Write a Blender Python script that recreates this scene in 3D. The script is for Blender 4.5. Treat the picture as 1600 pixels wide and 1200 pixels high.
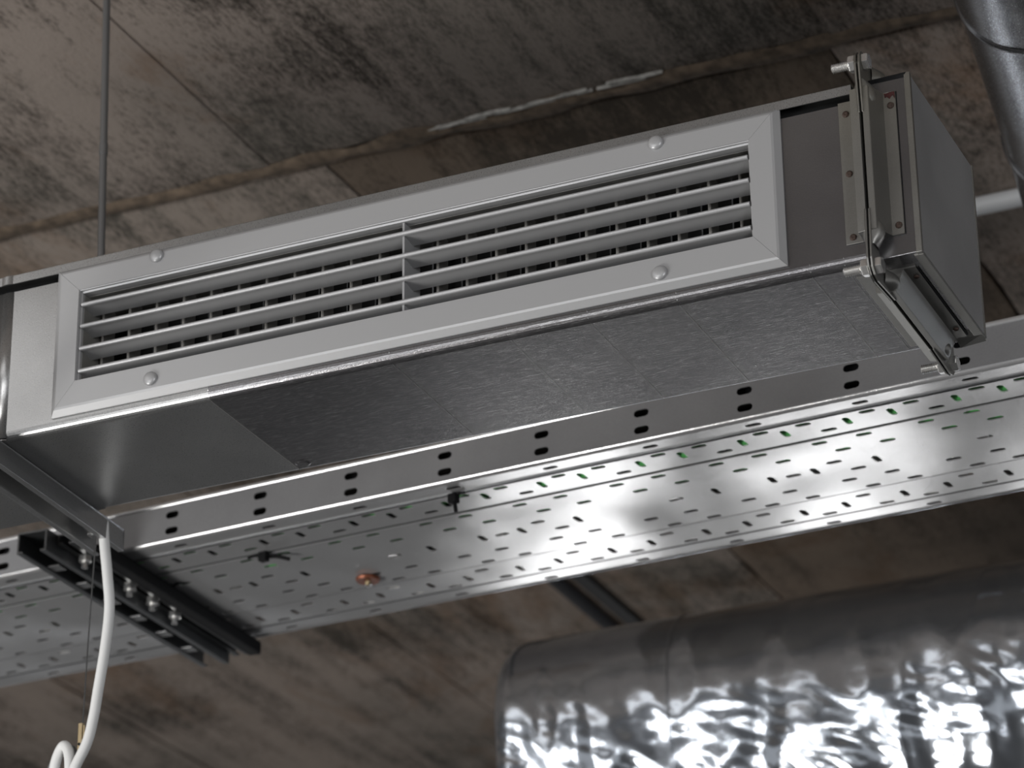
import bpy, bmesh, math, random
from mathutils import Vector, Matrix, noise
random.seed(7)
PI = math.pi
for o in list(bpy.data.objects): bpy.data.objects.remove(o)
sc = bpy.context.scene
COL = sc.collection

# ---------------------------------------------------------------- camera
cam_d = bpy.data.cameras.new('camera'); cam = bpy.data.objects.new('camera', cam_d); COL.objects.link(cam)
cr = Vector((0.911707, 0.410687, -0.01124)); cu = Vector((0.182715, -0.380811, 0.906421)); cf = Vector((-0.367975, 0.828444, 0.422226))
M = Matrix((cr, cu, -cf)).transposed().to_4x4(); M.translation = Vector((1.4717, -2.2793, -1.2185))
cam.matrix_world = M
cam_d.sensor_width = 36; cam_d.lens = 5044.1*36/1600
cam_d.clip_start = .05; cam_d.clip_end = 100
cam_d.dof.use_dof = True; cam_d.dof.focus_distance = 2.78; cam_d.dof.aperture_fstop = 9
sc.camera = cam

# ---------------------------------------------------------------- world, lights, exposure
w = bpy.data.worlds.new('world'); sc.world = w; w.use_nodes = True
bg = w.node_tree.nodes['Background']; bg.inputs[0].default_value = (.95, .97, 1, 1); bg.inputs[1].default_value = .42
sc.view_settings.view_transform = 'Standard'; sc.view_settings.look = 'None'
sc.view_settings.exposure = 0; sc.view_settings.gamma = 1; sc.view_settings.use_curve_mapping = False
def area(name, loc, target, sx, sy, watts, color=(1, 1, 1)):
    l = bpy.data.lights.new(name, 'AREA'); l.shape = 'RECTANGLE'; l.size = sx; l.size_y = sy; l.energy = watts; l.color = color
    o = bpy.data.objects.new(name, l); COL.objects.link(o); o.location = loc
    o.rotation_euler = (Vector(target)-Vector(loc)).to_track_quat('-Z', 'Y').to_euler(); return o
area('window_light_left', (-2.1, -1.9, -2.0), (.1, 0, .05), 1.4, 1.2, 74, (1, .985, .96))  # unseen key light from lower left, placed to reach the louvre undersides
area('window_light_behind', (-4.0, -7.0, -.85), (.3, .4, -.2), 2.2, 2.5, 90, (1, 1, 1))
area('window_light_behind', (-1.6, -7.2, -.85), (.3, .4, -.2), 1.1, 2.5, 45, (1, 1, 1))
area('window_light_right', (4.6, -4.5, -1.2), (.6, .2, .2), 1.6, 1.8, 95, (.97, .98, 1))  # added fill light that brightens the end face of the duct
# unseen overhead fill lights, added to brighten foil and grille
area('ceiling_lamp', (-1.05, -1.3, .56), (-1.05, -1.3, -1), 1.1, 1.2, 6.5, (1, 1, 1))
area('ceiling_lamp', (.9, -2.6, .56), (.9, -2.6, -1), .9, .6, 9, (1, 1, 1))
# the far windows of the hall, seen as reflections in the undersides
for x, wd, e in ((-2.45, .42, 8.2), (-1.55, .38, 6.4), (-.75, .3, 3.2)):
    area('window_light_far', (x, 6.9, -1.85), (x, 0, -1.85), wd, 1.6, e, (1, 1, 1))

# ---------------------------------------------------------------- materials
def nmat(name):
    m = bpy.data.materials.new(name); m.use_nodes = True; nt = m.node_tree
    return m, nt, nt.nodes['Principled BSDF']
def N(nt, t, **kw):
    n = nt.nodes.new(t)
    for k, v in kw.items():
        if k.startswith('_'): n.inputs[k[1:].replace('_', ' ')].default_value = v
        else: setattr(n, k, v)
    return n
def coords(nt, scale=(1, 1, 1), rot=(0, 0, 0)):
    tc = N(nt, 'ShaderNodeTexCoord'); mp = N(nt, 'ShaderNodeMapping'); mp.inputs['Scale'].default_value = scale; mp.inputs['Rotation'].default_value = rot
    nt.links.new(tc.outputs['Object'], mp.inputs['Vector']); return mp.outputs['Vector']
def ramp(nt, fac, stops):
    r = N(nt, 'ShaderNodeValToRGB'); e = r.color_ramp.elements
    while len(e) < len(stops): e.new(.5)
    for i, (p, c) in enumerate(stops): e[i].position = p; e[i].color = (*c, 1) if len(c) == 3 else c
    nt.links.new(fac, r.inputs[0]); return r.outputs[0]
def mix(nt, fac, a, b, mode='MIX'):
    m = N(nt, 'ShaderNodeMix', data_type='RGBA', blend_type=mode)
    for s, v in ((m.inputs[0], fac), (m.inputs[6], a), (m.inputs[7], b)):
        if hasattr(v, 'links') or hasattr(v, 'is_linked'): nt.links.new(v, s)
        elif isinstance(v, (tuple, list)): s.default_value = (*v, 1) if len(v) == 3 else v
        else: s.default_value = v
    return m.outputs[2]
def plain(name, col, rough=.5, metal=0., bump=0., bscale=400, spec=.5, var=0.):
    m, nt, b = nmat(name); b.inputs['Base Color'].default_value = (*col, 1); b.inputs['Roughness'].default_value = rough
    b.inputs['Metallic'].default_value = metal; b.inputs['Specular IOR Level'].default_value = spec
    v = coords(nt)
    n = N(nt, 'ShaderNodeTexNoise', _Scale=bscale, _Detail=3.); nt.links.new(v, n.inputs['Vector'])
    if var:
        c = ramp(nt, n.outputs[0], [(.3, tuple(x*(1-var) for x in col)), (.7, tuple(min(1, x*(1+var)) for x in col))]); nt.links.new(c, b.inputs['Base Color'])
    if bump:
        bp = N(nt, 'ShaderNodeBump', _Strength=bump, _Distance=.001); nt.links.new(n.outputs[0], bp.inputs['Height']); nt.links.new(bp.outputs[0], b.inputs['Normal'])
    return m
def galv(name, c0, c1, rough=(.34, .46), speck=.5, wav=0., wscale=6, scr=0., tint=None, met=.88):
    """galvanised sheet: fine speckle, soft cloudy patches, optional dents and hair scratches"""
    m, nt, b = nmat(name); b.inputs['Metallic'].default_value = met
    v = coords(nt)
    n1 = N(nt, 'ShaderNodeTexNoise', _Scale=900., _Detail=2.); nt.links.new(v, n1.inputs['Vector'])
    n2 = N(nt, 'ShaderNodeTexNoise', _Scale=9., _Detail=4.); nt.links.new(v, n2.inputs['Vector'])
    base = ramp(nt, n2.outputs[0], [(.3, c0), (.72, c1)])
    sp = ramp(nt, n1.outputs[0], [(.35, (1-speck*.5,)*3), (.68, (1+0*speck,)*3)])
    colr = mix(nt, 1., base, sp, 'MULTIPLY')
    if tint:
        n4 = N(nt, 'ShaderNodeTexNoise', _Scale=3., _Detail=2.); nt.links.new(v, n4.inputs['Vector'])
        colr = mix(nt, ramp(nt, n4.outputs[0], [(.4, (0, 0, 0)), (.65, (1, 1, 1))]), colr, mix(nt, 1., colr, tint, 'MULTIPLY'))
    hh = None
    if scr:
        sel = None
        for k, (ang, s) in enumerate(((.5, 1), (-.75, 1.2), (1.3, .9))):
            vv = coords(nt, (75*s, 2300*s, 400), (0, 0, ang))
            n3 = N(nt, 'ShaderNodeTexNoise', _Scale=1., _Detail=2., _Roughness=.6, _Distortion=.35); nt.links.new(vv, n3.inputs['Vector'])
            c = ramp(nt, n3.outputs[0], [(.62, (0, 0, 0)), (.70, (scr,)*3)])
            sel = c if sel is None else mix(nt, 1., sel, c, 'ADD')
        ge = N(nt, 'ShaderNodeTexCoord'); sx = N(nt, 'ShaderNodeSeparateXYZ'); nt.links.new(ge.outputs['Normal'], sx.inputs[0])
        mr = N(nt, 'ShaderNodeMapRange'); mr.inputs['From Min'].default_value = -.2; mr.inputs['From Max'].default_value = -.8; nt.links.new(sx.outputs[2], mr.inputs['Value'])
        sel = mix(nt, 1., sel, mr.outputs[0], 'MULTIPLY')   # handling scratches on the underside only
        colr = mix(nt, sel, colr, (.8, .8, .8))
    nt.links.new(colr, b.inputs['Base Color'])
    r = N(nt, 'ShaderNodeMapRange'); r.inputs['To Min'].default_value = rough[0]; r.inputs['To Max'].default_value = rough[1]
    nt.links.new(n1.outputs[0], r.inputs['Value']); nt.links.new(r.outputs[0], b.inputs['Roughness'])
    bp = N(nt, 'ShaderNodeBump', _Strength=.12, _Distance=.0006); nt.links.new(n1.outputs[0], bp.inputs['Height'])
    if wav:
        n5 = N(nt, 'ShaderNodeTexNoise', _Scale=float(wscale), _Detail=1.5); nt.links.new(v, n5.inputs['Vector'])
        b2 = N(nt, 'ShaderNodeBump', _Strength=1., _Distance=wav); nt.links.new(n5.outputs[0], b2.inputs['Height']); nt.links.new(bp.outputs[0], b2.inputs['Normal'])
        nt.links.new(b2.outputs[0], b.inputs['Normal'])
    else: nt.links.new(bp.outputs[0], b.inputs['Normal'])
    return m
m_sheet = galv('galvanised_sheet', (.38, .38, .38), (.48, .48, .48), (.25, .32), .35, met=.8)
m_sheet_old = galv('dull_galvanised_sheet', (.235, .23, .24), (.315, .31, .32), (.21, .27), .3, scr=.8, tint=(.96, .96, .94), met=.85)
m_endface = galv('end_face_steel', (.34, .34, .345), (.46, .46, .465), (.4, .5), .3, met=.45)
m_prof = galv('flange_steel', (.27, .265, .25), (.36, .355, .34), (.33, .42), .15, met=.8, tint=(.95, .92, .84))
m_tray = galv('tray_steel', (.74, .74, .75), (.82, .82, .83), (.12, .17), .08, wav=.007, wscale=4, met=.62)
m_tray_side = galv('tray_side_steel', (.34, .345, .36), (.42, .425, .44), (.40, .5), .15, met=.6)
m_pipe = galv('spiral_pipe_steel', (.27, .27, .28), (.34, .34, .35), (.22, .30), .25, wav=.004, wscale=8)
m_rail = galv('strut_steel', (.42, .42, .42), (.58, .58, .58), (.3, .4), .4)
m_bracket = galv('dark_strut_steel', (.16, .165, .17), (.26, .265, .27), (.35, .5), .3)
m_alu = plain('anodised_aluminium', (.43, .43, .435), .36, .28, .05, 1800)
m_fin = plain('fin_aluminium', (.36, .35, .33), .4, .6)
m_black = plain('black_plastic', (.008, .008, .009), .6, spec=.2)
m_inner_shade = plain('black_lining', (.010, .010, .010), .9)
m_zinc = plain('bright_zinc', (.90, .89, .87), .22, .85, .1, 500)
m_rod = plain('rod_zinc', (.30, .305, .31), .35, .75)
m_rust = plain('rusty_rivet', (.07, .045, .035), .7, .2, .5, 900, var=.5)
m_white = plain('white_cable_sheath', (.80, .80, .785), .45)
m_wpipe = plain('white_pipe', (.62, .63, .64), .45)
m_green = plain('green_cable_sheath', (.12, .55, .14), .5)
m_grey = plain('grey_cable_sheath', (.55, .55, .53), .5)
m_wire = plain('steel_wire', (.12, .12, .12), .4, .9)
m_brass = plain('brass', (.42, .33, .20), .4, .9)
m_copper = plain('brown_copper', (.26, .09, .05), .4, .6)
m_cond = plain('grey_conduit', (.07, .07, .075), .9, spec=.05)
m_mortar_dark = plain('joint_shadow_concrete', (.05, .038, .028), .95, 0, 1., 60, var=.4)
m_red = plain('red_paint', (.055, .008, .007), .6, 0, .5, 900, var=.5)

def concrete(name, dark=(.055, .045, .037), lite=(.33, .278, .242), patch=(.15, .145, .125), seed=0.):
    m, nt, b = nmat(name); b.inputs['Roughness'].default_value = .92; b.inputs['Specular IOR Level'].default_value = .2
    v = coords(nt); off = N(nt, 'ShaderNodeVectorMath', operation='ADD'); off.inputs[1].default_value = (seed, seed*.7, seed*1.3)
    nt.links.new(v, off.inputs[0]); v = off.outputs[0]
    def tex(sc_, detail, rough, dist=0., vec=(1, 1, 1)):
        mp = N(nt, 'ShaderNodeMapping'); mp.inputs['Scale'].default_value = vec; nt.links.new(v, mp.inputs['Vector'])
        n = N(nt, 'ShaderNodeTexNoise', _Scale=sc_, _Detail=detail, _Roughness=rough, _Distortion=dist); nt.links.new(mp.outputs[0], n.inputs['Vector']); return n.outputs[0]
    cloud = tex(3.4, 9., .66, .25, (1, .75, 1))
    streak = tex(26., 5., .6, 0., (1, .07, 1))
    fine = tex(190., 4., .8, 0., (1, .30, 1))
    big = tex(2.2, 3., .5, .3)
    a = mix(nt, .40, cloud, streak); a = mix(nt, .34, a, fine)
    c = ramp(nt, a, [(.42, dark), (.47, tuple((x*1.2+y)/2.2 for x, y in zip(dark, lite))), (.53, lite)])
    c = mix(nt, ramp(nt, big, [(.45, (0, 0, 0)), (.60, (.7, .7, .7))]), c, mix(nt, .45, c, patch))
    brown = tex(4., 7., .65, .6, (1, .5, 1))
    c = mix(nt, ramp(nt, brown, [(.53, (0, 0, 0)), (.64, (.75, .75, .75))]), c, mix(nt, 1., c, (.66, .52, .40), 'MULTIPLY'))
    nt.links.new(c, b.inputs['Base Color'])
    bp = N(nt, 'ShaderNodeBump', _Strength=.7, _Distance=.006); nt.links.new(a, bp.inputs['Height']); nt.links.new(bp.outputs[0], b.inputs['Normal'])
    return m
m_conc = [concrete('board_marked_concrete', seed=0.), concrete('board_marked_concrete_two', (.075, .063, .052), (.38, .315, .27), seed=3.3),
          concrete('board_marked_concrete_three', (.05, .038, .028), (.19, .145, .11), (.08, .07, .055), seed=7.1)]
m_grout = plain('brown_grout', (.115, .085, .060), .95, 0, 1., 70, var=.5)
m_efflo = plain('white_efflorescence', (.30, .29, .27), .95, 0, 1., 120, var=.35)
def mk_floor():
    m, nt, b = nmat('screed_floor'); b.inputs['Roughness'].default_value = .9; b.inputs['Specular IOR Level'].default_value = .1
    v = coords(nt); n = N(nt, 'ShaderNodeTexNoise', _Scale=1.5, _Detail=6.); nt.links.new(v, n.inputs['Vector'])
    nt.links.new(ramp(nt, n.outputs[0], [(.3, (.05, .05, .05)), (.7, (.085, .085, .085))]), b.inputs['Base Color']); return m
m_floor = mk_floor()
def mk_foil():
    m, nt, b = nmat('crinkled_foil'); b.inputs['Metallic'].default_value = .93; b.inputs['Roughness'].default_value = .15; b.inputs['Base Color'].default_value = (.60, .64, .70, 1)
    v = coords(nt, (1, 1, 1)); n = N(nt, 'ShaderNodeTexNoise', _Scale=30., _Detail=4., _Distortion=1.); nt.links.new(v, n.inputs['Vector'])
    bp = N(nt, 'ShaderNodeBump', _Strength=.07, _Distance=.006); nt.links.new(n.outputs[0], bp.inputs['Height']); nt.links.new(bp.outputs[0], b.inputs['Normal'])
    return m
m_foil = mk_foil()

# ---------------------------------------------------------------- mesh helpers
class MB:
    def __init__(s): s.v = []; s.f = []; s.sm = []
    def add(s, vs, fs, smooth=False):
        n = len(s.v); s.v += [tuple(p) for p in vs]; s.f += [tuple(i+n for i in f) for f in fs]; s.sm += [smooth]*len(fs); return s
    def box(s, x0, x1, y0, y1, z0, z1):
        vs = [(x, y, z) for x in (x0, x1) for y in (y0, y1) for z in (z0, z1)]
        return s.add(vs, [(0, 1, 3, 2), (4, 6, 7, 5), (0, 4, 5, 1), (2, 3, 7, 6), (0, 2, 6, 4), (1, 5, 7, 3)])
    def loft(s, loops, closed=True, caps=True, smooth=False):
        n = len(loops[0]); vs = [p for l in loops for p in l]; fs = []
        for i in range(len(loops)-1):
            for j in range(n if closed else n-1):
                a = i*n+j; b = i*n+(j+1) % n; fs.append((a, b, b+n, a+n))
        s.add(vs, fs, smooth)
        if caps and closed:
            s.add(loops[0], [tuple(range(n))[::-1]]); s.add(loops[-1], [tuple(range(n))])
        return s
    def tube(s, pts, r, seg=12, smooth=True, caps=True):
        pts = [Vector(p) for p in pts]; loops = []; up = None
        for i, p in enumerate(pts):
            t = (pts[min(i+1, len(pts)-1)]-pts[max(i-1, 0)]).normalized()
            if up is None: up = t.orthogonal().normalized()
            up = (up-t*up.dot(t)).normalized(); b = t.cross(up)
            rr = r[i] if isinstance(r, (list, tuple)) else r
            loops.append([tuple(p+(up*math.cos(a)+b*math.sin(a))*rr) for a in [2*PI*k/seg for k in range(seg)]])
        return s.loft(loops, smooth=smooth, caps=caps)
    def build(s, name, mat, parent=None, bevel=0., kind=None):
        me = bpy.data.meshes.new(name); me.from_pydata(s.v, [], s.f)
        me.polygons.foreach_set('use_smooth', s.sm)
        bm = bmesh.new(); bm.from_mesh(me); bmesh.ops.recalc_face_normals(bm, faces=bm.faces)
        if bevel:
            bmesh.ops.remove_doubles(bm, verts=bm.verts, dist=1e-6)
            es = [e for e in bm.edges if len(e.link_faces) == 2 and e.calc_face_angle(0) > .5]
            bmesh.ops.bevel(bm, geom=es, offset=bevel, segments=2, affect='EDGES', profile=.6, clamp_overlap=True)
        bm.to_mesh(me); bm.free()
        me.materials.append(mat); o = bpy.data.objects.new(name, me); COL.objects.link(o)
        if parent: o.parent = parent
        if kind: o['kind'] = kind
        return o
def thing(name, label, cat, loc=(0, 0, 0), rot=(0, 0, 0), group=None):
    o = bpy.data.objects.new(name, None); COL.objects.link(o); o.location = loc; o.rotation_euler = rot; o.empty_display_size = .05
    tag(o, label, cat, group); return o
def tag(o, label, cat, group=None):
    o['label'] = label; o['category'] = cat
    if group: o['group'] = group
    return o
def copy(o, loc, parent=None):
    c = o.copy(); COL.objects.link(c); c.location = loc
    if parent: c.parent = parent
    return c
def curve_pts(ctrl, n=10):
    """Catmull-Rom through the control points"""
    P = [Vector(p) for p in ctrl]; P = [2*P[0]-P[1]]+P+[2*P[-1]-P[-2]]; out = []
    for i in range(1, len(P)-2):
        for k in range(n):
            t = k/n; a, b, c, d = P[i-1:i+3]
            out.append(.5*((2*b)+(c-a)*t+(2*a-5*b+4*c-d)*t*t+(3*b-a-3*c+d)*t**3))
    out.append(P[-2]); return out
def perforated(name, mat, parent, x0, x1, v0, v1, holes, place, thick=.0012):
    """thin plate x0..x1, v0..v1 with real slots; holes: (x, v, length, width, along_v)"""
    cu_ = bpy.data.curves.new('plate', 'CURVE'); cu_.dimensions = '2D'; cu_.fill_mode = 'BOTH'; cu_.extrude = thick/2
    def poly(pts):
        sp = cu_.splines.new('POLY'); sp.points.add(len(pts)-1); sp.use_cyclic_u = True
        for p, q in zip(sp.points, pts): p.co = (q[0], q[1], 0, 1)
    poly([(x0, v0), (x1, v0), (x1, v1), (x0, v1)])
    for (hx, hv, L, W, al) in holes:
        if not (x0+L < hx < x1-L): continue
        r = W/2; l = L/2-r; pts = []
        for k in range(5): a = -PI/2+PI*k/4; pts.append((l+r*math.cos(a), r*math.sin(a)))
        for k in range(5): a = PI/2+PI*k/4; pts.append((-l+r*math.cos(a), r*math.sin(a)))
        if al: pts = [(-y, x) for x, y in pts]
        poly([(hx+a, hv+b) for a, b in pts][::-1])
    tmp = bpy.data.objects.new('plate', cu_); COL.objects.link(tmp)
    dg = bpy.context.evaluated_depsgraph_get(); me = bpy.data.meshes.new_from_object(tmp.evaluated_get(dg)); bpy.data.objects.remove(tmp)
    me.name = name; me.materials.clear(); me.materials.append(mat)
    for vtx in me.vertices: vtx.co = place(*vtx.co)
    o = bpy.data.objects.new(name, me); COL.objects.link(o); o.parent = parent; return o

# ================================================================ SETTING
ZC = .62
KC = (ZC+1.2185)/(.55+1.2185)
CX = lambda x: 1.4717+(x-1.4717)*KC
CY = lambda y: -2.2793+(y+2.2793)*KC
floor = MB().box(-12, 12, -12, 12, -3.1, -3.0).build('floor', m_floor, kind='structure')
ceil = MB().box(-12, 12, -12, 12, ZC+.04, ZC+.24).build('ceiling', m_mortar_dark, kind='structure')
def slab(x0, x1, y0, y1, mat, rag=.004, g=.006):
    """one precast ceiling slab: ragged arrises, slightly uneven soffit"""
    x0, x1, y0, y1 = CX(x0), CX(x1), CY(y0), CY(y1)
    nx = max(2, int((x1-x0)/.05)); ny = max(2, int((y1-y0)/.05)); mb = MB(); dz = random.uniform(-.002, .002)
    vs = []; fs = []
    for i in range(nx+1):
        for j in range(ny+1):
            x = x0+(x1-x0)*i/nx; y = y0+(y1-y0)*j/ny; k = 0
            if i in (0, nx): x += (g+rag*noise.noise(Vector((y*14, x0, 1))))*(1 if i == 0 else -1); k = 1
            if j in (0, ny): y += (g+rag*noise.noise(Vector((x*14, y0, 2))))*(1 if j == 0 else -1); k = 1
            z = ZC+dz+.0015*noise.noise(Vector((x*4, y*2, 5)))+(.004 if k else 0)
            vs.append((x, y, z))
    for i in range(nx):
        for j in range(ny): a = i*(ny+1)+j; fs.append((a, a+1, a+ny+2, a+ny+1))
    mb.add(vs, fs, True)
    ring = [i*(ny+1) for i in range(nx+1)]+[nx*(ny+1)+j for j in range(1, ny+1)]+[i*(ny+1)+ny for i in range(nx-1, -1, -1)]+list(range(ny-1, 0, -1))
    rp = [vs[i] for i in ring]; mb.loft([rp, [(p[0], p[1], ZC+.045) for p in rp]], caps=False)
    return mb.build('slab', mat, ceil)
for i, x in enumerate((-1.38, -.73, -.08, .59, 1.24, 1.89)): slab(x, x+(.65 if x != -.08 else .67), -1.4, .545, m_conc[0], .0004, .0003)
for i, x in enumerate((-3.02, -2.42, -1.81, -1.2, -.63, -.02, .58, 1.18, 1.78)):
    xe = (-2.42, -1.81, -1.2, -.63, -.02, .58, 1.18, 1.78, 2.38)[i]
    slab(x, xe, .57, 3.6, m_conc[2 if i == 5 else 1], .004, .0022)
for i, x in enumerate((-4.2, -3.6, -3.0, -2.4, -1.8, -1.2, -.6, 0, .6, 1.2)): slab(x, x+.6, 3.62, 7.2, m_conc[1])
# grout bead along the transverse joint
def bead(x0, x1, yc, wid, mat, name, hh=.005, seed=0):
    x0, x1, yc = CX(x0), CX(x1), CY(yc); n = int((x1-x0)/.012); L = []
    for i in range(n+1):
        x = x0+(x1-x0)*i/n; e = min(1, i/3, (n-i)/3)
        ww = wid*(1+.9*noise.noise(Vector((x*16, seed, 0))))*(.15+.85*e); c = yc+.008*noise.noise(Vector((x*9, seed, 4))); h = hh*(1+.8*noise.noise(Vector((x*30, seed, 9))))*e
        L.append([(x, c-ww, ZC+.004), (x, c-ww*.5, ZC-h*.8), (x, c, ZC-h), (x, c+ww*.6, ZC-h*.6), (x, c+ww, ZC+.004)])
    return MB().loft(L, closed=False, caps=False, smooth=True).build(name, mat, ceil)
bead(-1.3, 1.3, .556, .015, m_grout, 'grout', .0012)
random.seed(12)
for k in range(16):
    x = .12+.0165*k+random.uniform(-.006, .006); bead(x, x+random.uniform(.018, .045), .546-.0004*k+random.uniform(-.004, .003), random.uniform(.0025, .006), m_efflo, 'lime_stain', .0009, k)

# ================================================================ CABLE TRAY
tray = thing('cable_tray', 'long perforated steel cable tray seen from below behind the duct', 'cable tray', (0, .4863, .09), (.0137, .0257, -.0986))
TX0, TX1, PER, X0 = -.95, 1.45, .114, .219
def rows(offs, v, L=.0172, W=.0072, al=False):
    return [(X0+PER*k+o, v, L, W, al) for k in range(-10, 11) for o in offs]
P2 = lambda w: (lambda x, v, z: (x, v, z+w))
perforated('bottom_strip', m_tray, tray, TX0, TX1, .003, .0285, rows([.070], .018), P2(.0015))
perforated('bottom_strip', m_tray, tray, TX0, TX1, .0325, .0745, rows([0, .068], .038)+rows([.017], .062)+rows([.042, .089], .0505, .018, .0072, True), P2(0))
mid = rows([-.005, .043], .0868)+rows([.009, .057], .1125)+rows([-.019, .028], .190)+rows([-.004, .042], .2155)
for k in range(-4, 5):
    b = .131+k*3*PER
    mid += [(b+o, .152, .018, .0072, True) for o in (0, .048, .116, .278)]+[(b+o, v, .0172, .0072, False) for o, v in ((.024, .152), (.075, .139), (.09, .165), (.232, .152))]
perforated('bottom_strip', m_tray, tray, TX0, TX1, .0785, .2215, mid, P2(-.001))
perforated('bottom_strip', m_tray, tray, TX0, TX1, .2255, .2755, rows([-.026], .2385)+rows([-.012, .037], .2685)+rows([.014, .062], .254, .018, .0072, True), P2(0))
perforated('bottom_strip', m_tray, tray, TX0, TX1, .2800, .3075, rows([.028], .298), P2(.0015))
for v, a, d in ((.0285, .0325, .007), (.0745, .0785, .0035), (.2215, .2255, .0035), (.2755, .2800, .007)):
    MB().loft([[(x, v+.0002, -.0004), (x, v+.0004, d), (x, a-.0004, d), (x, a-.0002, -.0004)] for x in (TX0, TX1)], closed=False, caps=False).build('stiffening_groove', m_bracket, tray)  # darker steel in the grooves stands for their shade
PS = lambda x, v, z: (x, 0+z, v)
side_h = [(.289+PER*k, wv, .017, .0078, False) for k in range(-11, 11) for wv in (.0125, .0305)]
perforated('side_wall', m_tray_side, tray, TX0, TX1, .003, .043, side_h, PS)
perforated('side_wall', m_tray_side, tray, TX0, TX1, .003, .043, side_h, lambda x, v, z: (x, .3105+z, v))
for yv in (.0, .3105):
    s_ = 1 if yv == 0 else -1
    MB().loft([[(x, yv+s_*(.0045-.005*math.cos(a)), .0040-.0045*math.sin(a)) for a in [PI/2*k/5 for k in range(6)]] for x in (TX0, TX1)], closed=False, caps=False, smooth=True).build('rounded_edge', m_tray, tray)
    MB().loft([[(x, yv+.0042*math.cos(a)+s_*.002, .0440+.0036*math.sin(a)) for a in [2*PI*k/12 for k in range(12)]] for x in (TX0, TX1)], smooth=True).build('rim', m_tray, tray)
# shallow, no longer readable embossed strip in the middle of the tray
for k in (-1, 0, 1, 2):
    bx = -.010+k*3*PER
    mb = MB()
    for i in range(5):
        cx = bx-.052+i*.026
        lp = [(cx+.010*math.cos(a)*(1 if abs(math.cos(a)) < .7 else .9), .150+.010*math.sin(a), -.0012) for a in [2*PI*j/16 for j in range(16)]]
        mb.tube([Vector(p) for p in lp[2:15]] if i % 2 == 0 else [Vector(p) for p in lp+lp[:1]], .00045, 6)
        if i in (1, 3): mb.tube([(cx-.009, .150, -.0012), (cx+.009, .150, -.0012)], .00045, 6)
    mb.build('embossed_mark', m_tray, tray)
# cables lying in the tray
Tm = Matrix.Translation((0, .4863, .09)) @ Matrix.Rotation(-.0986, 4, 'Z') @ Matrix.Rotation(.0257, 4, 'Y') @ Matrix.Rotation(.0137, 4, 'X')
def tray_cable(ctrl, r, mat, label, group):
    pts = [Tm @ p for p in curve_pts([(x, v, wv) for x, v, wv in ctrl], 8)]
    return tag(MB().tube(pts, r, 10).build('cable', mat), label, 'cable', group)
gg = 'green cables in the tray'
tray_cable([(-.9, 0.128, 0.007), (-.5, 0.101, 0.007), (-.2, 0.108, 0.007), (0, 0.134, 0.007), (.3, 0.132, 0.007), (.7, 0.124, 0.007), (1.4, 0.128, 0.007)], .0062, m_green, 'green cable in the tray, second row from the near side wall', gg)
tray_cable([(-.9, 0.104, 0.009), (-.45, 0.131, 0.012), (-.2, 0.092, 0.01), (.1, 0.106, 0.007), (.5, 0.104, 0.007), (.9, 0.086, 0.007), (1.4, 0.076, 0.007)], .0062, m_green, 'green cable seen through the slots just inside the first ribs', gg)
tray_cable([(-.9, 0.076, 0.023), (-.3, 0.078, 0.023), (.05, 0.074, 0.02), (.25, 0.056, 0.0066), (.6, 0.059, 0.0066), (.9, 0.056, 0.0066), (1.4, 0.056, 0.0066)], .006, m_green, 'green cable nearest the near side wall, showing right of centre', gg)
gb = 'black cables heaped in the tray'  # black cables put in so the shaded tray interior looks dark through slots
for k in range(8):
    v0 = .021+k*.034
    tray_cable([(-.92+.25*i, v0+random.uniform(-.006, .006), .0335+random.uniform(-.002, .002)) for i in range(10)], .0095, m_black, ('black cable behind the slots of the near tray side wall', 'black cable in the tray, one in from the near side wall', 'black cable in the tray, third from the near side wall', *['black cable heaped in the far half of the tray, glimpsed through its slots']*5)[k], gb)
gg = 'light grey cables in the tray'
tray_cable([(-.9, 0.251, 0.0066), (-.4, 0.238, 0.0066), (-.15, 0.228, 0.0066), (.05, 0.254, 0.0066), (.3, 0.278, 0.008), (.8, 0.271, 0.008), (1.4, 0.266, 0.008)], .0058, m_grey, 'pale grey cable along the far side of the tray', gg)
tray_cable([(-.9, 0.278, 0.0066), (-.3, 0.284, 0.0066), (0, 0.278, 0.007), (.3, 0.301, 0.012), (.8, 0.291, 0.012), (1.4, 0.296, 0.012)], .0055, m_white, 'white cable closest to the far wall of the tray', gg)
tray_cable([(-.9, 0.186, 0.0066), (-.3, 0.171, 0.0066), (-.05, 0.194, 0.008), (.25, 0.166, 0.008), (.45, 0.181, 0.01), (.8, 0.166, 0.01), (1.4, 0.166, 0.01)], .0050, m_grey, 'thin grey cable down the middle of the tray', gg)

# cable ties poking through the tray
def tie(x, v, label, tail, hang=0):
    p = Tm @ Vector((x, v, -.002)); t = thing('cable_tie', label, 'cable tie', p, (0, 0, -.0986), 'black cable ties under the tray')
    MB().box(-.005, .005, -.0045, .0045, -.009, .001).build('tie_head', m_black, t, .0012)
    MB().tube(curve_pts([(0, 0, -.004), tuple(a*.5 for a in tail[0]), tail[0]], 5), .0022, 6).build('tie_tail', m_black, t)
    MB().tube(curve_pts([(0, 0, -.004), tuple(a*.5 for a in tail[1]), tail[1]], 5), .0015, 6).build('tie_tail', m_black, t)
tie(-.098, .075, 'black cable tie hanging under the tray right of the white cable', ((.026, .012, -.008), (-.018, -.004, -.003)))
tie(-.246, .108, 'black cable tie with crossed tails next to the dark strut', ((-.016, -.018, -.002), (.020, -.006, -.003)))
tie(.169, .028, 'black cable tie hanging straight down below the middle of the duct', ((.001, .003, -.018), (.013, 0, .0)))
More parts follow.
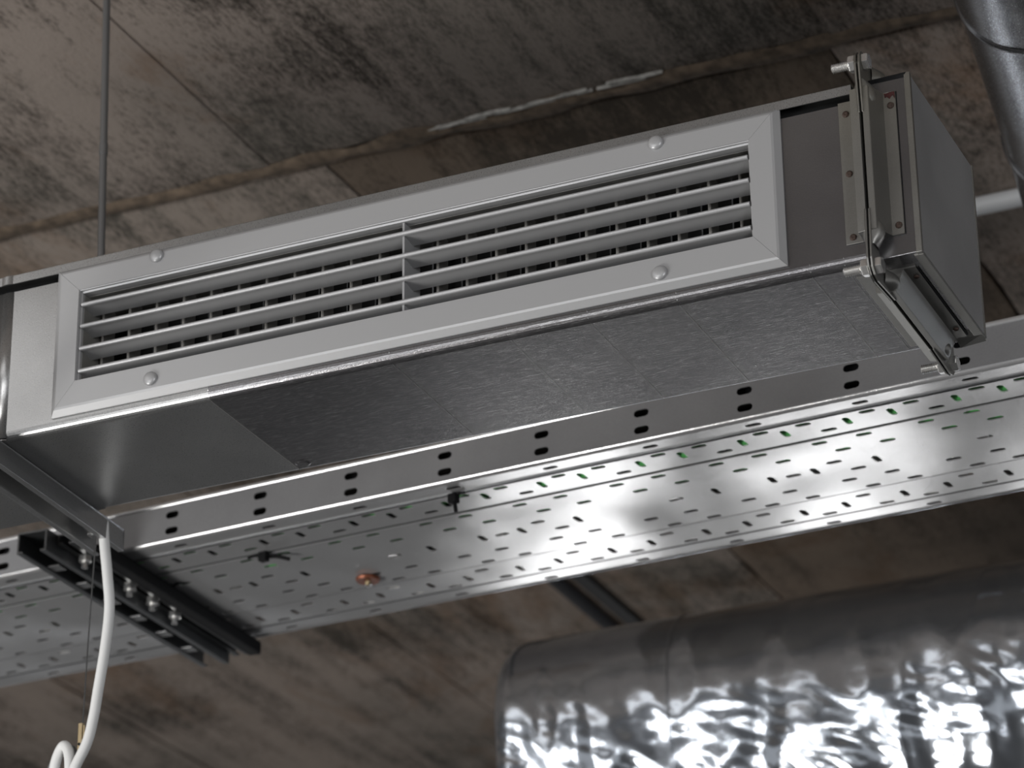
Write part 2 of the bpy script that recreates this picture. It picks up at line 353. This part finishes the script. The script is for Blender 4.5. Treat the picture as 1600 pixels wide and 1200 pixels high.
# copper coloured rosette
cp = Tm @ Vector((-.040, .194, -.003)); t = thing('copper_washer', 'round brown copper washer with a brass screw under the tray', 'washer', cp)
MB().tube([(0, 0, -.0035), (0, 0, -.001), (0, 0, 0)], [.0125, .0138, .0135], 28, smooth=False).build('disc', m_copper, t)
MB().tube([(0, 0, -.008), (0, 0, -.0065), (0, 0, -.0035)], [.0016, .0032, .0034], 14).build('screw', m_brass, t)
MB().tube([(-.004, .009, -.0055), (-.004, .009, -.003)], [.0035, .0042], 14).build('nut', m_zinc, t)

# dark double strut carrying the tray
st = thing('tray_bracket', 'dark slotted double strut crossing under the left of the cable tray', 'bracket', Tm @ Vector((-.292, -.104, -.002)), (.0137, .0257, .006))
Lb = .405
def chan(mb, x0, x1, h, t=.002, lip=.007, y0=0, y1=Lb, z1=0):
    mb.box(x0, x1, y0, y1, z1-t, z1); mb.box(x0, x0+t, y0, y1, z1-h, z1-t); mb.box(x1-t, x1, y0, y1, z1-h, z1-t)
    mb.box(x0+t, x0+lip, y0, y1, z1-h, z1-h+t); mb.box(x1-lip, x1-t, y0, y1, z1-h, z1-h+t)
mb = MB(); chan(mb, .0, .036, .024); mb.build('channel', m_bracket, st)
mb = MB(); chan(mb, .037, .058, .012, y0=.02, y1=Lb+.01); mb.build('channel', m_bracket, st)
for k in range(6):
    MB().box(.007, .022, .05+k*.058, .066+k*.058, -.0225, -.0205).build('tab', m_rail, st, .0006)
for yv in (.06, .155, .205, .255):
    b = MB()
    hexl = [[(.048+.0075*math.cos(PI/3*i), yv+.0075*math.sin(PI/3*i), z) for i in range(6)] for z in (-.019, -.012)]
    b.loft(hexl); bo = b.build('bolt', m_zinc, st, .0006)
    MB().tube([(.048, yv, -.026), (.048, yv, -.019)], .0035, 10).build('thread', m_zinc, bo)
MB().box(.058, .074, .06, Lb+.008, -.016, 0).build('rubber_pad', m_black, st, .003)  # black strip added for the dark shadow beside the strut

# ================================================================ SUPPLY DUCT
D, ZB, ZT = .18, -.0109, .1405
XA, XS, XF = -.05, .162, .7885
duct = thing('ventilation_duct', 'long rectangular galvanised steel ventilation duct carrying the air grille', 'duct')
T = .001; R_ = .008
def rounded_u(zf, zb, x):
    """sheet bent round the two lower edges, outer skin then inner skin"""
    out = [(x, 0, zf)]+[(x, R_-R_*math.cos(a), ZB+R_-R_*math.sin(a)) for a in [PI/2*k/6 for k in range(7)]]+[(x, D-R_*.5+R_*.5*math.sin(a), ZB+R_*.5-R_*.5*math.cos(a)) for a in [PI/2*k/4 for k in range(5)]]+[(x, D, zb)]
    inn = [(x, D-T, zb)]+[(x, D-R_*.5+(R_*.5-T)*math.cos(a), ZB+R_*.5-(R_*.5-T)*math.sin(a)) for a in [PI/2*k/4 for k in range(5)]]+[(x, R_-(R_-T)*math.sin(a), ZB+R_-(R_-T)*math.cos(a)) for a in [PI/2*k/6 for k in range(7)]]+[(x, T, zf)]
    return out+inn
def usheet(spans, name, mat):
    mb = MB()
    for x0, x1, zf in spans: mb.loft([rounded_u(zf, ZT, x0), rounded_u(zf, ZT, x1)])
    return mb.build(name, mat, duct)
usheet([(XA, .012, ZT), (.012, XS, .012)], 'casing_sheet', m_sheet)
usheet([(XS, .700, .012), (.700, XF, ZT)], 'casing_sheet', m_sheet_old)
MB().box(.012, .700, 0, T, .135, ZT).build('grille_header', m_sheet, duct)
# flared piece left of the bend
pth = [(XA, 0)]+[(-.0525-.0085*math.cos(PI*k/12), -.0022*math.sin(PI*k/12)) for k in range(12, -1, -1)][::1]
pth = [(XA, 0)]+[(-.0535+.006*math.cos(PI*k/12)-.0015, -.0013*math.sin(PI*k/12)**2) for k in range(13)]+[(-.48, 0)]
far = pth[-1]
MB().loft([[(x, y, z) for z in (ZB+.002, ZT)]+[(x+.0002, y+T, z) for z in (ZT, ZB+.002)] for x, y in pth], smooth=True).build('ribbed_side', m_sheet, duct)
bp_ = [(x, y+.001) for x, y in pth]+[(far[0], D), (XA, D)]
MB().loft([[(x, y, z) for x, y in bp_] for z in (ZB, ZB+T)]).build('bottom_plate', m_sheet, duct)
MB().box(far[0], XA, D-T, D, ZB+T, ZT).build('back_plate', m_sheet, duct)
# top cover with turned down lip
def lip(x, y): return [(x, y-.0035, .1475), (x, y-.0035, .1560), (x, y-.0015, .1575), (x, D+.002, .1575), (x, D+.002, .1475), (x, D+.001, .1475), (x, D+.001, .1563), (x, y-.002, .1563), (x, y-.0025, .1555), (x, y-.0025, .1475)]
MB().loft([lip(x, y) for x, y in [(XF-.012, 0)]+pth]).build('top_cover', m_sheet, duct)
MB().box(XA-.3, XF-.012, .012, .014, ZT-.02, .1563).build('inner_lining', m_inner_shade, duct)  # black panel standing for the shaded interior behind the lip slit
MB().box(-.02, .74, .070, .072, ZB+.002, .156).build('inner_lining', m_inner_shade, duct)  # black panel as the darkness of the plenum behind the grille
# hairline sheet joints under the duct
for x, ww in ((XS, .0009), (.3423, .0005), (.6113, .0005), (.7302, .0005), (.760, .0003), (.455, .00025), (.53, .0003)):
    mb = MB(); pts = [(0-.0002, ZB+R_+.001), (-.0002, ZB+R_), (R_*.29, ZB+R_*.29-.0002), (R_, ZB-.0002), (D-.002, ZB-.0002)]
    mb.loft([[(x+dx, y, z) for y, z in pts] for dx in (-ww/2, ww/2)], closed=False, caps=False); mb.build('joint_line', m_sheet if x != XS else m_zinc, duct)
MB().tube([(.171, .166, ZB-.0012), (.171, .166, ZB)], [.0055, .0075], 20).build('dimple', m_sheet_old, duct)

# ---- flange frames (profile, corner plates, screws): shared by duct and end piece
def side_map(side, H0=ZB, H1=.1563):
    if side == 'front': return lambda x, o, a: (x, -o, a)
    if side == 'back': return lambda x, o, a: (x, D+o, a)
    if side == 'bottom': return lambda x, o, a: (x, a, H0-o)
    return lambda x, o, a: (x, a, H1+o)
def profile(side, sec, a0, a1, parent):
    f = side_map(side); return MB().loft([[f(x, o, a) for x, o in sec] for a in (a0, a1)]).build('flange_profile', m_prof, parent, .0003)
secL = [(.7635, .0004), (.7635, .0014), (.7785, .0014), (.7795, .0185), (.7875, .0200), (.7880, .0004)]
secR = [(.8140, .0004), (.8140, .0014), (.8035, .0014), (.7960, .0200), (.7905, .0200), (.7895, .0004)]
end = thing('duct_end_section', 'short capped galvanised end piece bolted to the right of the duct', 'duct')
for sec, par in ((secL, duct), (secR, end)):
    profile('front', sec, .0075, .142, par); profile('back', sec, .0075, .142, par)
    profile('bottom', sec, .022, D-.012, par); profile('top', sec, .022, D-.022, par)
def corner_plate(cy, cz, sy, sz, xs, sgn, par):
    """L shaped pressed corner with rounded nose; sy, sz = outward directions"""
    t = .0016; x0, x1 = (xs-t, xs) if sgn < 0 else (xs, xs+t)
    O = [(.0235, .008), (.022, .016), (.0165, .0215), (.008, .0235), (-.038, .0205), (-.038, .006), (-.006, .004), (.004, -.006), (.006, -.038), (.0205, -.038)]
    mb = MB(); mb.loft([[(x, cy+sy*a, cz+sz*b) for a, b in O] for x in (x0, x1)])
    o = mb.build('corner_plate', m_prof, par, .0004)
    xo = x0 if sgn < 0 else x1
    # pressed bulges along both arms
    for (a0, b0, a1, b1) in ((.012, -.006, .013, -.034), (-.006, .012, -.034, .013)):
        n = 8; L = []
        for i in range(n+1):
            u = i/n; h = .0006+(.009 if sgn > 0 else .004)*math.sin(PI*min(1, u+.02))**.8
            r = .0074; ca, cb = a0+(a1-a0)*u, b0+(b1-b0)*u
            dx, dy = (0, 1) if abs(a1-a0) > abs(b1-b0) else (1, 0)
            L.append([(xo+sgn*h*max(0, math.sin(q)), cy+sy*(ca+dx*r*math.cos(q)), cz+sz*(cb+dy*r*math.cos(q))) for q in [PI*k/8 for k in range(9)]])
        MB().loft(L, closed=False, caps=False, smooth=True).build('pressed_rib', m_prof, o)
    return o
def hexnut(mb, x0, x1, cy, cz, r, rot=0):
    c = .0009
    mb.loft([[(x, cy+rr*math.cos(PI/3*i+rot), cz+rr*math.sin(PI/3*i+rot)) for i in range(6)] for x, rr in ((x0, r*.9), (x0+c, r), (x1-c, r), (x1, r*.9))])
    return mb
CN = [(-.0, ZB, -1, -1), (-.0, .1563, -1, 1), (D, ZB, 1, -1), (D, .1563, 1, 1)]
for cy, cz, sy, sz in CN:
    corner_plate(cy, cz, sy, sz, .7882, -1, duct); corner_plate(cy, cz, sy, sz, .7898, 1, end)
    by, bz = cy+sy*.0135, cz+sz*.0125
    mb = MB(); hexnut(mb, .7915, .7975, by, bz, .0076, .4); bolt = mb.build('bolt', m_zinc, duct, .0003)
    pitch = .0017; n = int(.0285/pitch); pts = []; rr = []
    for i in range(2*n+1): pts.append((.7640+.0285*i/(2*n), by, bz)); rr.append(.0042 if i % 2 else .0031)
    rr[0] = .003
    MB().tube(pts, rr, 16, smooth=False).build('thread', m_zinc, bolt)
    mb = MB(); hexnut(mb, .7795, .7865, by, bz, .0076, .2); mb.build('nut', m_zinc, duct, .0003)
def screw(side, x, a, par, r=.0032):
    f = side_map(side); mb = MB(); L = []
    for o, q in ((.0014, 1.0), (.0024, .9), (.0030, .5), (.0026, .2)):
        L.append([f(x+r*q*math.cos(k*PI/5), o, a+r*q*math.sin(k*PI/5)) for k in range(10)])
    mb.loft(L, smooth=True).build('rivet', m_rust, par)
for z in (.130, .073, .0135): screw('front', .770, z, duct)
for z in (.129, .016): screw('front', .8095, z, end)
for yv in (.040, .150): screw('bottom', .8095, yv, end, .0026)
for yv in (.045, .150): screw('top', .770, yv, duct); screw('top', .8095, yv, end)
# end box
XE = .8254
ob = MB()
def ring(x, g=0): return [(x, g, ZB+g), (x, D-g, ZB+g), (x, D-g, .1563-g), (x, g, .1563-g)]
ob.loft([ring(.7893), ring(XE)]); ob.build('end_box', m_sheet_old, end, .0005)
MB().loft([ring(XE-.0001, -.0006), ring(XE+.0012, -.0006)], caps=True).build('end_plate', m_endface, end, .0005)
for (y0, y1, z0, z1) in ((-.0016, .0030, ZB-.0012, .1575), (D-.002, D+.001, ZB-.001, .1575)):
    MB().box(XE-.003, XE+.0022, y0, y1, z0, z1).build('folded_edge', m_prof, end, .0006)
MB().loft([[(x, y, z) for x, y in ((XE-.006, .003), (XE+.002, .003), (XE+.002, D), (XE-.006, D))] for z in (ZB-.0015, ZB)]).build('folded_edge', m_prof, end, .0004)
MB().loft([[(XE-.022, y, ZB-z) for y, z in ((D-.022, 0), (D-.004, .0), (D+.003, .004), (D-.01, .0015))], [(XE+.001, y, ZB-z) for y, z in ((D-.022, 0), (D-.004, .0), (D+.003, .002), (D-.01, .0015))]]).build('bent_tab', m_prof, end)
# dried red paint on the flange top
f = side_map('front')
pm = [(.8045, .1385), (.806, .1375), (.8068, .1392), (.8082, .1398), (.8095, .1400), (.8110, .1408), (.8122, .1405), (.8098, .1384), (.8125, .1385), (.8132, .1360)]
n_ = len(pm); lo = [(x-.0002, a-.0016-.0008*(k % 3)) for k, (x, a) in enumerate(pm)]; hi = [(x, min(.1418, a+.0016)) for x, a in pm]
pm = [(.8050, .1370), (.8065, .1378), (.8080, .1366), (.8090, .1352), (.8102, .1372), (.8118, .1385), (.8128, .1360), (.8136, .1345), (.8137, .1415), (.8105, .1417), (.8060, .1410), (.8042, .1416)]
o = MB(); o.loft([[f(x, oo, a) for x, a in pm] for oo in (.0013, .0018)])
po = o.build('paint_smear', m_red, end); po['label'] = 'dried dark red paint'
MB().loft([[f(x, .0003, a) for x, a in ((.8142, .0075), (.8148, .0075), (.8148, .142), (.8142, .142))], [f(x, .0007, a) for x, a in ((.8142, .0075), (.8148, .0075), (.8148, .142), (.8142, .142))]]).build('sealant_line', m_black, end)
MB().loft([[f(x, .0006, a) for x, a in ((.7900, .1540), (.8235, .1540), (.8245, .1570), (.7900, .1566))], [f(x, .0018, a) for x, a in ((.7900, .1555), (.8235, .1560), (.8245, .1575), (.7900, .1570))]]).build('sealant_line', m_black, end)
MB().tube([side_map('bottom')(.8150, .0008, .028), side_map('bottom')(.8150, .0008, D-.014)], .0006, 6).build('sealant_line', m_black, end)

# ================================================================ AIR GRILLE
gr = thing('air_grille', 'long grey aluminium air grille with horizontal louvres on the duct side', 'air grille', (0, -.0004, 0))
GW, GH = .712, .150
wL, wR, wT, wB = .0265, .0270, .0270, .0305
def frame_rail(side):
    # section: (distance in from the outer edge as a factor, y); chamfered outer edge, small inner return
    sec = [(0, 0.), (0, -.0016), (.0050, -.0064), (.0070, -.0072), ('w', -.0072), ('w', -.0062), ('w2', -.0060), ('w2', -.0035), ('w3', -.0030), ('w3', .006), (.02, .0)]
    def pt(t, y, cx, cz):
        def d(wd): return {'w': wd, 'w2': wd+.0006, 'w3': wd+.0022}.get(t, t if not isinstance(t, str) else 0)
        x = d(wL) if cx == 0 else GW-d(wR); z = d(wB) if cz == 0 else GH-d(wT)
        return (x, y, z)
    A, B = {'bottom': ((0, 0), (1, 0)), 'top': ((0, 1), (1, 1)), 'left': ((0, 0), (0, 1)), 'right': ((1, 0), (1, 1))}[side]
    e = .00012
    def shift(p, s):
        x, y, z = p
        return (x+s*e, y, z) if side in ('bottom', 'top') else (x, y, z+s*e)
    MB().loft([[shift(pt(t, y, *A), 1) for t, y in sec], [shift(pt(t, y, *B), -1) for t, y in sec]]).build('frame_rail', m_alu, gr)
for s in ('bottom', 'top', 'left', 'right'): frame_rail(s)
ix0, ix1, iz0, iz1 = wL+.0025, GW-wR-.0025, wB+.0025, GH-wT-.0025
# neck behind the frame
for nm, b in (('neck_side', (ix0-.0012, ix0, .0, .055, iz0, iz1)), ('neck_side', (ix1, ix1+.0012, .0, .055, iz0, iz1)), ('neck_side', (ix0, ix1, .006, .055, iz1, iz1+.0012)), ('neck_side', (ix0, ix1, .006, .055, iz0-.0012, iz0))):
    MB().box(*b).build(nm, m_fin, gr)
for z in (.1083, .0862, .0635, .0408):
    L = []
    prof_ = [(-.0042+.0024*math.cos(a), .0021*math.sin(a)) for a in [PI*.45+2*PI*.62*k/9 for k in range(10)]]
    sec = prof_+[(-.0022, -.0018), (-.0014, -.0010), (.0160, -.0030), (.0162, -.0020), (-.0012, .0004)]
    MB().loft([[(x, y, z+q) for y, q in sec] for x in (ix0, ix1)]).build('louvre_blade', m_alu, gr)
MB().box(.3560, .3580, -.0018, .030, iz0, iz1).build('mullion', m_alu, gr)
base = None
for k in range(23):
    x = .0337+.02865*k
    if abs(x-.357) < .012: continue
    if base is None:
        base = MB().tube([(0, 0, iz0), (0, 0, iz1)], .0016, 10).box(-.0006, .0006, 0, .020, iz0, iz1).build('fin', m_fin, gr); base.location = (x, .026, 0)
    else: copy(base, (x, .026, 0), gr)
base = None
for k in range(24):
    x = .046+.02865*k
    if x > ix1-.005: break
    if base is None:
        base = MB().box(-.0007, .0007, 0, .018, iz0, iz1).build('damper_fin', m_bracket, gr); base.location = (x, .050, 0)
    else: copy(base, (x, .050, 0), gr)
cap = None
for x, z in ((.1085, .1400), (.1070, .0160), (.6010, .1400), (.6005, .0145)):
    if cap is None:
        cap = MB()
        cap.loft([[(r*math.cos(a), y, r*math.sin(a)) for a in [2*PI*k/28 for k in range(28)]] for r, y in ((.0066, 0), (.0068, -.0012), (.0063, -.0024), (.0045, -.0033), (.0022, -.0037), (.0003, -.0038))], smooth=True)
        cap = cap.build('screw_cap', m_alu, gr); cap.location = (x, -.0072, z)
    else: copy(cap, (x, -.0072, z), gr)

# ================================================================ HANGER RAIL, ROD, CABLE, WIRE
rail = thing('support_rail', 'open steel strut channel crossing under the left end of the duct', 'bracket', (-.0695, 0, ZB-.0006), (0, 0, .03))
mb = MB(); y0, y1 = -.30, .232
t = .0022; hw = .0165; h = .0215
mb.box(-hw, hw, y0, y1, -t, 0); mb.box(-hw, -hw+t, y0, y1, -h, -t); mb.box(hw-t, hw, y0, y1, -h, -t)
mb.build('channel', m_rail, rail, .0004)
for s in (-1, 1):
    x0, x1 = sorted((s*hw, s*(hw-.006))); MB().box(x0, x1, y0, y1, -h-.0012, -h+.0008).build('channel_lip', m_rail, rail, .0004)
mb = MB(); hexl = [[(.0065*math.cos(PI/3*i), .200+.0065*math.sin(PI/3*i), z) for i in range(6)] for z in (-.0155, -.009)]
mb.loft(hexl); mb.build('nut', m_zinc, rail, .0004)
MB().tube([(0, .2, -.009), (0, .2, -.0075)], .0095, 16, smooth=False).build('washer', m_zinc, rail)
rod = thing('threaded_rod', 'thin vertical threaded steel rod between ceiling and support rail', 'rod', (-.0735, .2, -.028))
a, b = Vector((0, 0, 0)), Vector((-.0170, 0, .652))
n = 460; MB().tube([a+(b-a)*i/n for i in range(n+1)], [.0041 if i % 2 else .0036 for i in range(n+1)], 10).build('thread', m_rod, rod)
q = a+(b-a)*.66; MB().tube([q-Vector((0, 0, .006)), q+Vector((0, 0, .006))], .0046, 10).build('coupler', m_rod, rod)

cab = [(-.0645, .2, -.012), (-.0625, .2, -.0347), (-.0571, .2, -.0722), (-.0534, .2, -.1056), (-.0560, .2, -.1441), (-.062, .2, -.1883), (-.0655, .2, -.2133), (-.0715, .2, -.2379), (-.085, .2, -.2640), (-.100, .205, -.2950), (-.112, .212, -.300), (-.116, .214, -.275), (-.1125, .212, -.2480), (-.1035, .21, -.2335), (-.0945, .206, -.2440), (-.0905, .203, -.2700), (-.089, .2, -.31), (-.088, .2, -.40)]
tag(MB().tube(curve_pts(cab, 10), .0051, 16).build('cable', m_white), 'white sheathed cable hanging from the rail end and looping at the bottom', 'cable')
tag(MB().tube(curve_pts([(-.127, .225, -.34), (-.128, .225, -.262), (-.120, .225, -.238), (-.108, .225, -.232), (-.100, .225, -.243), (-.098, .225, -.33)], 8), .0035, 12).build('cable_loop', m_rod), 'dark shiny cable loop behind the white cable loop', 'cable')
wr = thing('steel_wire', 'thin steel wire with a brass clip hanging beside the white cable', 'wire', (-.0725, .2, -.040))
MB().tube([(0, 0, 0), (-.003, 0, -.10), (-.0045, 0, -.178)], .0007, 6).build('strand', m_wire, wr)
cl = MB().box(-.0085, -.0035, -.002, .002, -.211, -.178).build('clip', m_brass, wr, .0008)
MB().box(-.0025, -.0012, -.002, .002, -.213, -.181).build('clip_leg', m_brass, cl)
MB().tube([(-.006, -.003, -.199), (-.006, .003, -.199)], .0014, 10).build('clip_screw', m_black, cl)
MB().tube([(-.007, 0, -.211), (-.012, .002, -.225), (-.014, .002, -.30)], .0007, 6).build('strand', m_wire, wr)

# ================================================================ PIPES
# round spiral duct, top right
pipe = thing('round_duct', 'shiny round spiral duct elbow at the top right corner', 'duct')
ax = [Vector((.925, -.55, .425)), Vector((.905, -.06, .425))]
def rpipe(p0, p1, r, par, name='pipe_segment'):
    return MB().tube([p0, p1], r, 64, caps=False).build(name, m_pipe, par)
def rring(p, d, r, par):
    d = d.normalized(); return MB().tube([p-d*.004, p-d*.002, p+d*.002, p+d*.004], [r, r+.0022, r+.0022, r], 64, caps=False).build('seam_ring', m_pipe, par)
RP = .080
PP = [Vector((.952, -.30, .442)), Vector((.865, .338, .430)), Vector((.8260, .633, .430)), Vector((.779, .95, .424))]
for i in range(3): rpipe(PP[i], PP[i+1], RP-.0005*i, pipe)
for i in (1, 2): rring(PP[i], PP[i+1]-PP[i-1], RP, pipe)
# white pipe near the ceiling behind the end piece
tag(MB().tube([(CX(.47), CY(.94), ZC-.022), (CX(1.6), CY(.935), ZC-.022)], .0112, 20).build('white_pipe', m_wpipe), 'straight white pipe under the ceiling right of the duct end', 'pipe')
# conduit at the ceiling, behind, with a black strip added as its shadow
tag(MB().tube([(CX(-.285), CY(.9), ZC-.009), (CX(-.292), CY(2.6), ZC-.009)], .010, 12).build('conduit', m_cond), 'grey conduit on the ceiling between tray and foil duct', 'pipe')
tag(MB().box(CX(-.262), CX(-.240), CY(.9), CY(2.6), ZC-.010, ZC+.0005).build('trunking', m_black), 'dark narrow trunking on the ceiling beside the grey conduit', 'trunking')

# ================================================================ FOIL DUCT
FK = 1.173
foil = thing('foil_duct', 'crinkled silver foil insulated round duct at the bottom right', 'duct', (1.4717-1.4717*FK, -2.2793+3.1793*FK, -1.2185+1.128*FK))
foil.scale = (FK, FK, FK)
FR = .150
def foil_r(x, a):
    # a = 0 at the top; folds run round the duct and deepen towards the belly
    ca, sa = math.cos(a), math.sin(a)
    c, s_ = abs(math.cos(a-.21)), abs(math.sin(a-.21))
    base = FR/((c**2.8+s_**2.8)**(1/2.8))*.985
    xx = x+.010*noise.noise(Vector((x*8, ca*3, sa*3)))
    low = min(1., ((1-ca)/1.15)**1.3); lo2 = max(0., min(1., (.30-ca)*1.8))
    f1 = noise.noise(Vector((xx*15+2, ca*.45, sa*.45)))
    f2 = noise.noise(Vector((xx*36, ca*.7+5, sa*.7)))
    f3 = 1-abs(noise.noise(Vector((xx*20+9, ca*1.6, sa*1.6))))*2.4
    f4 = 1-abs(noise.noise(Vector((x*34+9+ca*9, ca*8, sa*8))))*2
    e = min(1, (x-.098)/.02)
    return base+(.0006+.0060*low)*f1+(.0002+.0012*low)*f2+(.0002+.0026*low)*f3*(.8+.5*lo2)+.0016*lo2*f4-.010*(1-e)**2
L = []; nx = 380; na = 180
for i in range(nx+1):
    x = .098+(1.9-.098)*i/nx; L.append([(x, -foil_r(x, 2*PI*k/na)*math.sin(2*PI*k/na), foil_r(x, 2*PI*k/na)*math.cos(2*PI*k/na)) for k in range(na)])
MB().loft(L, smooth=True, caps=False).build('foil_skin', m_foil, foil)
MB().loft([[(xx, -rr*math.sin(2*PI*k/64), rr*math.cos(2*PI*k/64)) for k in range(64)] for xx, rr in ((.099, .140), (.101, .09), (.100, .01))], smooth=True, caps=False).build('foil_end', m_foil, foil)
for x0 in (.302,):
    LL = [[(x0+dx, -(foil_r(x0, 2*PI*k/na)+h)*math.sin(2*PI*k/na), (foil_r(x0, 2*PI*k/na)+h)*math.cos(2*PI*k/na)) for k in range(na)] for dx, h in ((-.0016, 0), (-.001, .0012), (.001, .0012), (.0016, 0))]
    MB().loft(LL, smooth=True, caps=False).build('tape_seam', m_foil, foil)
